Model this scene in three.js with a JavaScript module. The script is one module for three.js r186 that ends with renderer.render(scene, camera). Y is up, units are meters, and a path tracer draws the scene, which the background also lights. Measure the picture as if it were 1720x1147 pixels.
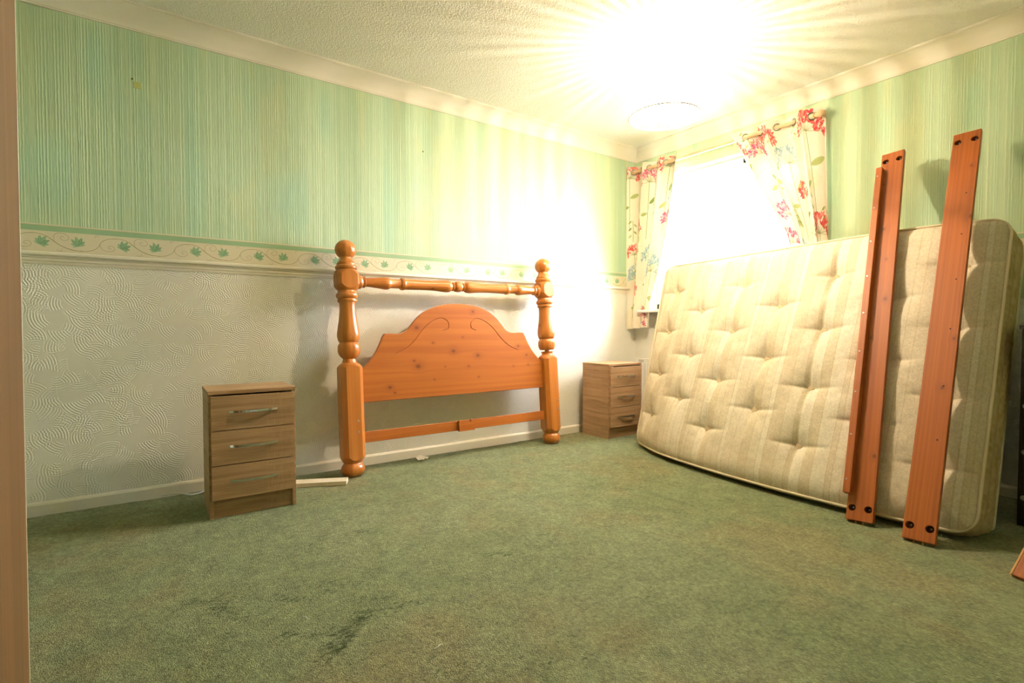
import * as THREE from 'three';
import { RoundedBoxGeometry } from 'three/addons/geometries/RoundedBoxGeometry.js';
import * as BGU from 'three/addons/utils/BufferGeometryUtils.js';
import { Brush, Evaluator, SUBTRACTION, INTERSECTION } from 'three-bvh-csg';

// ---------------------------------------------------------------- camera, sky, exposure
const W = 1720, H = 1147, FOCAL = 871;
const scene = new THREE.Scene();
const camera = new THREE.PerspectiveCamera(2 * Math.atan(H / 2 / FOCAL) * 180 / Math.PI, W / H, 0.05, 60);
camera.position.set(-3.562, 0.86, 3.178);
camera.rotation.order = 'YXZ';
camera.rotation.set(-0.0291, -0.6097, 0);
scene.background = new THREE.Color(0.93, 0.97, 1.0);
scene.backgroundIntensity = 62;
const renderer = new THREE.WebGLRenderer({ antialias: true });
renderer.toneMapping = THREE.LinearToneMapping;
renderer.toneMappingExposure = 1.06;
renderer.shadowMap.enabled = true;
const LAMP = { at: [-1.24, 2.10, 1.306], color: 0xffeacf, power: 5.6 };

// ---------------------------------------------------------------- helpers
let seed = 7;
const rnd = () => { seed = (seed * 1664525 + 1013904223) >>> 0; return seed / 4294967296; };
const rr = (a, b) => a + (b - a) * rnd();
const clamp = (v, a, b) => Math.min(b, Math.max(a, v));
const smooth = (a, b, v) => { const t = clamp((v - a) / (b - a), 0, 1); return t * t * (3 - 2 * t); };
const taken = {};
const numbered = (n) => { taken[n] = (taken[n] ?? -1) + 1; return taken[n] ? `${n}_${String(taken[n]).padStart(3, '0')}` : n; };
function thing(name, label, category, pos = [0, 0, 0], turn = 0, group) {
  const o = new THREE.Group(); o.name = numbered(name); o.position.set(...pos); o.rotation.y = turn;
  o.userData = { label, category }; if (group) o.userData.group = group;
  scene.add(o); return o;
}
function mesh(name, geo, mat, parent = scene, label) {
  const m = new THREE.Mesh(geo, mat); m.name = parent === scene ? numbered(name) : name;
  m.castShadow = m.receiveShadow = true; if (label) m.userData.label = label;
  parent.add(m); return m;
}
function struct(name, geo, mat) { const m = mesh(name, geo, mat); m.userData.kind = 'structure'; return m; }
function structGroup(name) { const g = new THREE.Group(); g.name = name; g.userData.kind = 'structure'; scene.add(g); return g; }
// uv in metres from the dominant direction of each face
function boxUV(g, turned = false) {
  g = g.index ? g.toNonIndexed() : g;
  const p = g.attributes.position, uv = new Float32Array(p.count * 2), a = new THREE.Vector3(), b = new THREE.Vector3(), c = new THREE.Vector3(), n = new THREE.Vector3();
  for (let i = 0; i < p.count; i += 3) {
    a.fromBufferAttribute(p, i); b.fromBufferAttribute(p, i + 1); c.fromBufferAttribute(p, i + 2);
    n.copy(b).sub(a).cross(c.clone().sub(a));
    const x = Math.abs(n.x), y = Math.abs(n.y), z = Math.abs(n.z);
    [a, b, c].forEach((v, k) => {
      let s, t;
      if (z >= x && z >= y) { s = v.x; t = v.y; } else if (x >= y) { s = v.z; t = v.y; } else { s = v.x; t = v.z; }
      if (turned) [s, t] = [t, s];
      uv[(i + k) * 2] = s; uv[(i + k) * 2 + 1] = t;
    });
  }
  g.setAttribute('uv', new THREE.BufferAttribute(uv, 2));
  return g;
}
const tr = (g, x = 0, y = 0, z = 0, rx = 0, ry = 0, rz = 0) => { g.applyMatrix4(new THREE.Matrix4().compose(new THREE.Vector3(x, y, z), new THREE.Quaternion().setFromEuler(new THREE.Euler(rx, ry, rz)), new THREE.Vector3(1, 1, 1))); return g; };
const rbox = (w, h, d, r = 0.003, x = 0, y = 0, z = 0, turned = false) => tr(boxUV(new RoundedBoxGeometry(w, h, d, 2, Math.min(r, w / 2.01, h / 2.01, d / 2.01)), turned), x, y, z);
const box = (x0, x1, y0, y1, z0, z1) => tr(boxUV(new THREE.BoxGeometry(x1 - x0, y1 - y0, z1 - z0)), (x0 + x1) / 2, (y0 + y1) / 2, (z0 + z1) / 2);
function merge(list) {
  return BGU.mergeGeometries(list.map((g) => { g = g.index ? g.toNonIndexed() : g.clone(); for (const k of Object.keys(g.attributes)) if (!['position', 'normal', 'uv'].includes(k)) g.deleteAttribute(k); if (!g.attributes.uv) g = boxUV(g); return g; }));
}
const tube = (pts, r, seg = 40, rad = 8, closed = false) => new THREE.TubeGeometry(new THREE.CatmullRomCurve3(pts.map((p) => new THREE.Vector3(...p)), closed), seg, r, rad, closed);
// turned profile [radius, height]; smoothed between the points unless a point is repeated
function turned(profile, seg = 40) {
  const g = new THREE.LatheGeometry(profile.map(([r, y]) => new THREE.Vector2(Math.max(r, 1e-4), y)), seg);
  const uv = g.attributes.uv, p = g.attributes.position;
  for (let i = 0; i < uv.count; i++) uv.setXY(i, uv.getX(i) * 0.36, p.getY(i));
  return BGU.toCreasedNormals(g, 0.62);
}
function curveProfile(points, n = 6) { // Catmull-Rom through the points for round mouldings
  const c = new THREE.CatmullRomCurve3(points.map(([r, y]) => new THREE.Vector3(r, y, 0)), false, 'centripetal');
  return c.getPoints(points.length * n).map((v) => [v.x, v.y]);
}
// tileable value noise
function noiser(s, nx, ny = nx) {
  const t = new Float32Array(nx * ny); let q = s * 7919 + 17;
  for (let i = 0; i < t.length; i++) { q = (q * 1664525 + 1013904223) >>> 0; t[i] = q / 4294967296; }
  return (u, v) => {
    u = (u - Math.floor(u)) * nx; v = (v - Math.floor(v)) * ny;
    const x = Math.floor(u), y = Math.floor(v), fx = u - x, fy = v - y, sx = fx * fx * (3 - 2 * fx), sy = fy * fy * (3 - 2 * fy);
    const x1 = (x + 1) % nx, y1 = (y + 1) % ny;
    return (t[y * nx + x] * (1 - sx) + t[y * nx + x1] * sx) * (1 - sy) + (t[y1 * nx + x] * (1 - sx) + t[y1 * nx + x1] * sx) * sy;
  };
}
function dataTex(w, h, fn, srgb, mx = 1, my = 1) { // fn(u,v) -> [r,g,b] 0..1 or a number; mx, my: metres that one tile covers
  const d = new Uint8Array(w * h * 4);
  for (let y = 0; y < h; y++) for (let x = 0; x < w; x++) {
    const c = fn(x / w, y / h), i = (y * w + x) * 4;
    if (typeof c === 'number') d[i] = d[i + 1] = d[i + 2] = clamp(c, 0, 1) * 255;
    else { d[i] = clamp(c[0], 0, 1) * 255; d[i + 1] = clamp(c[1], 0, 1) * 255; d[i + 2] = clamp(c[2], 0, 1) * 255; }
    d[i + 3] = 255;
  }
  return finish(new THREE.DataTexture(d, w, h), srgb, mx, my);
}
function finish(t, srgb, mx, my) {
  t.wrapS = t.wrapT = THREE.RepeatWrapping; t.magFilter = THREE.LinearFilter; t.minFilter = THREE.LinearMipmapLinearFilter; t.generateMipmaps = true;
  if (srgb) t.colorSpace = THREE.SRGBColorSpace;
  t.repeat.set(1 / mx, 1 / my); t.needsUpdate = true; return t;
}
function canvasTex(w, h, draw, srgb, mx = 1, my = 1) {
  const c = document.createElement('canvas'); c.width = w; c.height = h; draw(c.getContext('2d'), w, h);
  return finish(new THREE.CanvasTexture(c), srgb, mx, my);
}
const std = (o) => new THREE.MeshStandardMaterial({ roughness: 0.6, ...o });
const phys = (o) => new THREE.MeshPhysicalMaterial({ roughness: 0.5, ...o });
const mix3 = (a, b, t) => [a[0] + (b[0] - a[0]) * t, a[1] + (b[1] - a[1]) * t, a[2] + (b[2] - a[2]) * t];
const rgb = (r, g, b) => [r / 255, g / 255, b / 255];

// ---------------------------------------------------------------- materials
// striped green wallpaper: irregular vertical strokes, yellow and blue-green dye, raised threads
const upperN = [noiser(1, 150, 1), noiser(2, 60, 2), noiser(3, 14, 4), noiser(4, 12, 5), noiser(5, 256, 24), noiser(6, 200, 48), noiser(61, 8, 2)];
const wob = (v, u) => 0.0016 * (upperN[5](u * 0.5, v) - 0.5);
const threads = (u, v) => { const x = u + wob(v, u); return (0.5 + 0.5 * Math.sin(x * 2 * Math.PI * 96 + 9 * upperN[1](x, 0.3))) ** 2 * smooth(0.15, 0.6, upperN[0](x, 0.3)) * 0.7 + 0.3 * upperN[4](x, v); };
const upperColor = dataTex(1024, 1024, (u, v) => {
  const x = u + wob(v, u), th = threads(u, v);
  let c = mix3(rgb(184, 212, 174), rgb(201, 219, 182), upperN[1](x, v));
  c = mix3(c, rgb(214, 218, 166), 0.5 * smooth(0.6, 0.95, upperN[2](x, v)) * (0.6 + 0.4 * upperN[5](u, v)));
  c = mix3(c, rgb(166, 213, 188), 0.5 * smooth(0.62, 0.95, upperN[6](x + 0.3, v + 0.2)) * (0.6 + 0.4 * upperN[5](u, v)));
  c = mix3(c, rgb(214, 228, 196), 0.36 * th);
  return c;
}, true, 1.06, 1.06);
const upperBump = dataTex(1024, 1024, threads, false, 1.06, 1.06);
// embossed white paper: combed fans of curved ridges
const lowerBump = canvasTex(1024, 1024, (x, w, h) => {
  x.fillStyle = '#666'; x.fillRect(0, 0, w, h); seed = 31;
  for (let k = 0; k < 520; k++) {
    const cx = rr(0, w), cy = rr(0, h), a0 = rr(0, 6.28), span = rr(0.5, 1.1), n = 4 + Math.floor(rr(0, 4)), r0 = rr(12, 40);
    for (let i = 0; i < n; i++) for (const ox of [-w, 0, w]) for (const oy of [-h, 0, h]) {
      if (Math.abs(cx + ox - w / 2) > w / 2 + 110 || Math.abs(cy + oy - h / 2) > h / 2 + 110) continue;
      x.strokeStyle = `rgba(255,255,255,${0.35})`; x.lineWidth = 4.2; x.lineCap = 'round';
      x.beginPath(); x.arc(cx + ox, cy + oy, r0 + i * 9, a0 + i * 0.05, a0 + span + i * 0.05); x.stroke();
      x.strokeStyle = `rgba(0,0,0,${0.3})`; x.lineWidth = 3;
      x.beginPath(); x.arc(cx + ox, cy + oy, r0 + i * 9 + 4.5, a0 + i * 0.05, a0 + span + i * 0.05); x.stroke();
    }
  }
}, false, 1.2, 1.2);
const stipN = [noiser(11, 96), noiser(12, 220), noiser(13, 40)];
const stipple = dataTex(1024, 1024, (u, v) => 0.5 * stipN[0](u, v) + 0.35 * smooth(0.4, 0.7, stipN[1](u, v)) + 0.2 * stipN[2](u, v), false, 0.7, 0.7);
// carpet: one map over the whole room (trodden nap, brownish wear, dark gouges) and a fine pile
const cN = [noiser(21, 9, 8), noiser(22, 26, 22), noiser(23, 90, 80), noiser(24, 420, 380), noiser(25, 1000, 900), noiser(26, 14, 60), noiser(27, 60, 40)];
const RX = 4.5, RZ = 4.0; // room
const carpetColor = canvasTex(2048, 2048, (x, w, h) => {
  const im = x.createImageData(w, h);
  for (let j = 0; j < h; j++) for (let i = 0; i < w; i++) {
    const u = i / w, v = j / h;
    const a = cN[0](u, v), b = cN[1](u, v), c = cN[2](u, v), d = cN[3](u, v), e = cN[4](u, v);
    let col = mix3(rgb(132, 143, 101), rgb(153, 160, 121), 0.6 * a + 0.4 * b);
    col = mix3(col, rgb(158, 148, 106), 0.55 * smooth(0.48, 0.78, cN[0](u + 0.37, v + 0.11) * 0.55 + cN[1](u + 0.2, v) * 0.2 + cN[6](u, v) * 0.25));
    const nap = smooth(0.66, 0.84, 0.55 * c + 0.45 * cN[6](u + 0.2, v + 0.5)) * smooth(0.45, 0.7, b);
    const k = (0.90 + 0.10 * c + 0.16 * (d - 0.5) + 0.22 * (e - 0.5)) * (1 - 0.10 * nap);
    const q = (j * w + i) * 4; im.data[q] = clamp(col[0] * k, 0, 1) * 255; im.data[q + 1] = clamp(col[1] * k, 0, 1) * 255; im.data[q + 2] = clamp(col[2] * k, 0, 1) * 255; im.data[q + 3] = 255;
  }
  x.putImageData(im, 0, 0);
  // scuffed dark gouges in the nap, where the photograph has them (x, z in metres)
  const P = (X, Z) => [(X + RX) / RX * w, Z / RZ * h]; seed = 91;
  for (const [X, Z, len, n, ang] of [[-3.117, 1.733, 0.10, 34, -0.75], [-3.164, 1.783, 0.07, 26, -0.7], [-3.081, 1.704, 0.06, 22, -0.7], [-3.383, 1.428, 0.09, 20, 0.9], [-3.422, 1.318, 0.07, 12, 0.6], [-3.22, 1.446, 0.06, 12, 0.8], [-3.237, 1.666, 0.05, 8, 0.6], [-2.966, 1.687, 0.08, 14, 0.3], [-2.981, 1.604, 0.06, 10, 0.4], [-2.83, 1.06, 0.05, 8, 0.6], [-3.031, 1.087, 0.16, 10, -0.6], [-2.474, 1.561, 0.08, 14, 0.4], [-3.078, 1.453, 0.12, 12, 0.4], [-2.931, 1.9, 0.2, 12, 0.2], [-2.811, 2.076, 0.25, 16, 0.3], [-3.3, 1.7, 0.3, 14, 0.6], [-2.4, 1.9, 0.4, 18, 0.4]]) {
    for (let k = 0; k < n * 3; k++) {
      const t = rr(-1, 1) * len, s = rr(-1, 1) * len * 0.34, [px, py] = P(X + t * Math.cos(ang) - s * Math.sin(ang), Z + t * Math.sin(ang) + s * Math.cos(ang));
      x.strokeStyle = `rgba(44,58,28,${rr(0.14, 0.42)})`; x.lineWidth = rr(1.4, 3.4); x.lineCap = 'round';
      x.beginPath(); x.moveTo(px, py); x.quadraticCurveTo(px + rr(-3, 3), py + rr(-3, 3), px + rr(-8, 8), py + rr(-4, 4)); x.stroke();
    }
  }
}, true);
carpetColor.wrapS = carpetColor.wrapT = THREE.ClampToEdgeWrapping;
const pileN = [noiser(31, 300), noiser(32, 120), noiser(33, 30)];
const carpetBump = dataTex(1024, 1024, (u, v) => 0.6 * pileN[0](u, v) + 0.3 * pileN[1](u, v) + 0.25 * pileN[2](u, v), false, 0.55, 0.55);
carpetBump.channel = 1;
// orange lacquered pine, grain along v; knots
function pine(w, h, mw, mh, s, base, dark, knots) {
  const n1 = noiser(s, 40, 2), n2 = noiser(s + 1, 10, 3), n3 = noiser(s + 2, 160, 5), n4 = noiser(s + 3, 6, 5);
  return dataTex(w, h, (u, v) => {
    let bend = 0, k = 0, halo = 0;
    for (const [ku, kv, kr] of knots) {
      const dx = (u - ku) * mw, dy = (v - kv) * mh * 0.75, d = Math.hypot(dx, dy) / kr;
      bend += dx * Math.exp(-d * d / 5) * -0.9; k = Math.max(k, (1 - smooth(0.3, 1.0, d)) * 0.8); halo = Math.max(halo, 0.4 * Math.exp(-d * d / 3.2));
    }
    const uu = u + bend / mw + 0.02 * (n4(u, v) - 0.5);
    let g = 0.5 * n1(uu, v) + 0.3 * n2(uu, v) + 0.2 * n3(uu, v);
    let c = mix3(base, dark, clamp(g * 0.9 - 0.12, 0, 1));
    c = mix3(c, rgb(128, 62, 22), halo); c = mix3(c, rgb(92, 40, 14), k * 0.7);
    return c;
  }, true, mw, mh);
}
const PB = rgb(208, 132, 56), PD = rgb(168, 90, 28);
const pinePostMap = pine(512, 1024, 0.36, 1.4, 41, PB, PD, [[0.3, 0.2, 0.008], [0.75, 0.62, 0.008], [0.12, 0.86, 0.012], [0.55, 0.45, 0.006]]);
// headboard panel: grain along x, knots where the photograph shows them (panel x from -0.66, y from 0.41)
const panelKnots = [[-0.31, 0.854, 0.017], [0.107, 0.962, 0.013], [-0.2, 0.757, 0.008], [-0.055, 0.70, 0.017], [0.13, 0.665, 0.016], [0.02, 0.79, 0.006], [-0.31, 0.61, 0.02], [-0.335, 0.645, 0.009], [-0.12, 0.60, 0.005], [0.055, 0.595, 0.007], [-0.5, 0.49, 0.014], [-0.47, 0.455, 0.008], [0.54, 0.655, 0.008], [0.55, 0.585, 0.006], [0.42, 0.58, 0.005], [0.13, 0.52, 0.006], [0.47, 0.72, 0.01], [-0.2, 0.52, 0.005]];
const pinePanelMap = pine(640, 1400, 0.64, 1.4, 51, rgb(190, 110, 40), rgb(152, 76, 22), panelKnots.map(([x, y, r]) => [(y - 0.405) / 0.64, (x + 0.7) / 1.4, r * 0.85]));
const boardMap = pine(256, 1024, 0.2, 2.1, 61, rgb(180, 96, 24), rgb(132, 60, 10), [[0.3, 0.31, 0.009], [0.62, 0.52, 0.011], [0.45, 0.72, 0.012], [0.36, 0.86, 0.007], [0.68, 0.14, 0.009], [0.56, 0.63, 0.006], [0.4, 0.42, 0.007]]);
const LACQ = { roughness: 0.34, clearcoat: 0.5, clearcoatRoughness: 0.22 };
const pinePost = phys({ map: pinePostMap, ...LACQ });
const pinePanel = phys({ map: pinePanelMap, ...LACQ, roughness: 0.4, clearcoat: 0.3 });
const pineBoard = phys({ map: boardMap, roughness: 0.52, clearcoat: 0.1, clearcoatRoughness: 0.3 });
const pinePale = std({ map: pine(256, 512, 0.2, 1.0, 71, rgb(222, 170, 106), rgb(196, 138, 76), [[0.4, 0.5, 0.006]]), roughness: 0.55 });
// light brown oak-effect board: grain along u with cross saw marks
const oN = [noiser(81, 3, 26), noiser(82, 8, 110), noiser(83, 130, 10), noiser(84, 4, 6), noiser(85, 20, 300)];
const oakColor = dataTex(1024, 512, (u, v) => {
  const vv = v + 0.03 * (oN[3](u, v) - 0.5), g = 0.5 * oN[0](u, vv) + 0.3 * oN[1](u, vv) + 0.2 * oN[4](u, vv);
  let c = mix3(rgb(188, 152, 112), rgb(142, 108, 74), clamp(g * 1.4 - 0.3, 0, 1));
  return mix3(c, rgb(190, 156, 116), 0.3 * smooth(0.55, 0.85, oN[2](u, v)) * smooth(0.4, 0.7, oN[3](u + 0.3, v + 0.4)));
}, true, 0.74, 0.37);
const oakMat = std({ map: oakColor, roughness: 0.5 });
const wardrobeMap = pine(256, 1024, 0.5, 2.2, 87, rgb(122, 88, 44), rgb(84, 58, 26), []);
const wardrobeMat = std({ map: wardrobeMap, roughness: 0.65 });
const whitePaint = std({ color: 0xf0e9d6, roughness: 0.42 });
const ceilMat = std({ color: 0xf3f0e4, roughness: 0.92, bumpMap: stipple, bumpScale: 0.003 });
const coveMat = std({ color: 0xf2ecdc, roughness: 0.6 });
const wallUpper = std({ map: upperColor, bumpMap: upperBump, bumpScale: 0.0009, roughness: 0.72 });
const wallLower = std({ color: 0xf0eee2, bumpMap: lowerBump, bumpScale: 0.003, roughness: 0.6 });
const plaster = std({ color: 0xd8d4c4, roughness: 0.9 });
const carpetMat = std({ map: carpetColor, bumpMap: carpetBump, bumpScale: 0.008, roughness: 1 });
const upvc = phys({ color: 0xf4f5f5, roughness: 0.25, clearcoat: 0.3 });
const glass = phys({ color: 0xffffff, transmission: 1, thickness: 0, roughness: 0, ior: 1.5 });
const chrome = std({ color: 0xd8d8da, metalness: 1, roughness: 0.16 });
const steel = std({ color: 0xb9b6ae, metalness: 1, roughness: 0.35 });
const darkWood = phys({ map: pine(256, 256, 0.4, 0.8, 93, rgb(46, 30, 20), rgb(28, 17, 11), []), roughness: 0.35, clearcoat: 0.3 });
const darkHole = std({ color: 0x3a1c0c, roughness: 0.9 });

// ---------------------------------------------------------------- room shell
const CEIL = 2.40, COVE_Y = 2.304, LX = -4.5, NZ = 4.0;
{ // floor slab and the carpet laid on it
  const floor = structGroup('floor');
  mesh('floor_slab', box(LX, 0, -0.2, -0.012, 0, NZ), std({ color: 0x4a3a2a, roughness: 0.9 }), floor);
  const nx = 260, nz = 220, g = new THREE.PlaneGeometry(1, 1, nx, nz), p = g.attributes.position, uv = g.attributes.uv, uv1 = new Float32Array(p.count * 2);
  const e1 = noiser(101, 90, 1), e2 = noiser(102, 30, 26);
  for (let i = 0; i < p.count; i++) {
    const u = p.getX(i) + 0.5, v = p.getY(i) + 0.5, x = LX + u * -LX;
    const back = 0.019 + 0.004 * e1(u, 0) + 0.012 * Math.exp(-(((x + 3.52) / 0.09) ** 2)) + 0.012 * Math.exp(-(((x + 1.5) / 0.12) ** 2));
    const z = back + v * (NZ - back), lift = 0.0025 * e2(u, v);
    p.setXYZ(i, x, lift - 0.0025 - 0.006 * Math.exp(-v * NZ / 0.01), z);
    uv.setXY(i, u, 1 - z / NZ); uv1[i * 2] = x; uv1[i * 2 + 1] = z;
  }
  g.setAttribute('uv1', new THREE.BufferAttribute(uv1, 2));
  g.setIndex(Array.from(g.index.array).reverse()); g.computeVertexNormals();
  mesh('carpet', g, carpetMat, floor);
}
struct('ceiling', box(LX - 0.15, 0.15, CEIL, CEIL + 0.15, -0.15, NZ + 0.15), ceilMat);
const RAIL_T = 1.20, DADO = 1.172;
{ // the wall behind the headboard: white embossed paper, dado, printed border, green striped paper
  const w = structGroup('wall_left');
  mesh('lower_wallpaper', box(LX, 0, 0, DADO, -0.15, 0), wallLower, w);
  mesh('upper_wallpaper', box(LX, 0, DADO, CEIL, -0.15, 0), wallUpper, w);
}
{ // nails left in the wallpaper
  const nail = merge([tr(new THREE.CylinderGeometry(0.0045, 0.0045, 0.003, 10), 0, 0, 0.006, Math.PI / 2, 0, 0), tr(new THREE.CylinderGeometry(0.0016, 0.0016, 0.008, 8), 0, 0, 0.002, Math.PI / 2, 0, 0)]), m = std({ color: 0x6a5a2e, metalness: 0.6, roughness: 0.5 }), w = scene.getObjectByName('wall_left');
  mesh('torn_patch', rbox(0.032, 0.034, 0.0012, 0.0004, -3.592, 2.046, 0.0006), std({ color: 0xc9cf84, roughness: 0.8 }), w);
  for (const [x, y] of [[-3.612, 2.07], [-2.063, 2.014]]) mesh('nail', nail, m, w).position.set(x, y, 0);
}
const WIN = { z0: 0.17, z1: 1.5, y0: 1.0, y1: 2.13 };
{ // window wall, with a real opening
  const w = structGroup('wall_right');
  mesh('lower_wallpaper', box(0, 0.15, 0, WIN.y0, -0.15, NZ), wallLower, w);
  mesh('upper_wallpaper', merge([box(0, 0.15, WIN.y0, CEIL, WIN.z1, NZ), box(0, 0.15, WIN.y1, CEIL, -0.15, WIN.z1), box(0, 0.15, WIN.y0, WIN.y1, -0.15, WIN.z0)]), wallUpper, w);
  mesh('outer_leaf', merge([box(0.15, 0.27, 0, WIN.y0, -0.15, NZ), box(0.15, 0.27, WIN.y0, CEIL, WIN.z1, NZ), box(0.15, 0.27, WIN.y1, CEIL, -0.15, WIN.z1), box(0.15, 0.27, WIN.y0, WIN.y1, -0.15, WIN.z0)]), plaster, w);
}
struct('wall_near', box(LX - 0.15, 0.15, 0, CEIL, NZ, NZ + 0.15), wallUpper);
struct('wall_far_left', box(LX - 0.15, LX, 0, CEIL, -0.15, NZ + 0.15), wallUpper);
{ // cove: concave plaster moulding with a small bead at the ceiling
  const profile = [[0.0005, COVE_Y], [0.008, COVE_Y], [0.008, COVE_Y + 0.006]];
  for (let k = 0; k <= 10; k++) { const a = k / 10 * Math.PI / 2; profile.push([0.088 - 0.078 * Math.cos(a), COVE_Y + 0.008 + 0.078 * Math.sin(a)]); }
  profile.push([0.088, CEIL - 0.007], [0.094, CEIL - 0.007], [0.094, CEIL - 0.0005], [0.0005, CEIL - 0.0005]);
  const sh = new THREE.Shape(profile.map(([a, b]) => new THREE.Vector2(a, b)));
  const run = (len) => new THREE.ExtrudeGeometry(sh, { depth: len, bevelEnabled: false });
  const a = run(-LX); tr(a, 0, 0, 0, 0, -Math.PI / 2, 0); // along x, offset into +z
  const place = (g) => BGU.toCreasedNormals(boxUV(g), 0.5);
  const flip = (g) => { const q = g.attributes.position; for (let i = 0; i < q.count; i++) q.setXYZ(i, -q.getZ(i) * 1, q.getY(i), q.getX(i)); return g; };
  const A = run(-LX); flip(A); struct('trim_1', place(reorient(A)), coveMat);      // wall_left
  const B = run(NZ); mirrorX(B); struct('trim_2', place(reorient(B)), coveMat);     // wall_right
}
function reorient(g) { // make sure that faces look outwards after a mirroring
  g = g.index ? g.toNonIndexed() : g; const p = g.attributes.position; let vol = 0; const a = new THREE.Vector3(), b = new THREE.Vector3(), c = new THREE.Vector3();
  for (let i = 0; i < p.count; i += 3) { a.fromBufferAttribute(p, i); b.fromBufferAttribute(p, i + 1); c.fromBufferAttribute(p, i + 2); vol += a.dot(b.cross(c)); }
  if (vol < 0) for (let i = 0; i < p.count; i += 3) { const x = p.getX(i), y = p.getY(i), z = p.getZ(i); p.setXYZ(i, p.getX(i + 1), p.getY(i + 1), p.getZ(i + 1)); p.setXYZ(i + 1, x, y, z); }
  g.computeVertexNormals(); return g;
}
function mirrorX(g) { const p = g.attributes.position; for (let i = 0; i < p.count; i++) p.setX(i, -p.getX(i)); return g; }
function alongX(profile, x0, x1) { // profile [z, y] swept along x
  const g = new THREE.ExtrudeGeometry(new THREE.Shape(profile.map(([a, b]) => new THREE.Vector2(a, b))), { depth: x1 - x0, bevelEnabled: false });
  const p = g.attributes.position; for (let i = 0; i < p.count; i++) p.setXYZ(i, x0 + p.getZ(i), p.getY(i), p.getX(i));
  return BGU.toCreasedNormals(boxUV(reorient(g)), 0.5);
}
function alongZ(profile, z0, z1) { // profile [distance into the room, y] swept along z
  const g = new THREE.ExtrudeGeometry(new THREE.Shape(profile.map(([a, b]) => new THREE.Vector2(a, b))), { depth: z1 - z0, bevelEnabled: false });
  const p = g.attributes.position; for (let i = 0; i < p.count; i++) p.setXYZ(i, -p.getX(i), p.getY(i), z0 + p.getZ(i));
  return BGU.toCreasedNormals(boxUV(reorient(g)), 0.5);
}
// baseboards
const skirt = [[0.0003, -0.011], [0.016, -0.011], [0.016, 0.042], [0.010, 0.051], [0.0003, 0.053]];
struct('baseboard_left', alongX(skirt, LX, -0.0005), whitePaint);
struct('baseboard_right', alongZ(skirt, 0.017, NZ), whitePaint);
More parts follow.
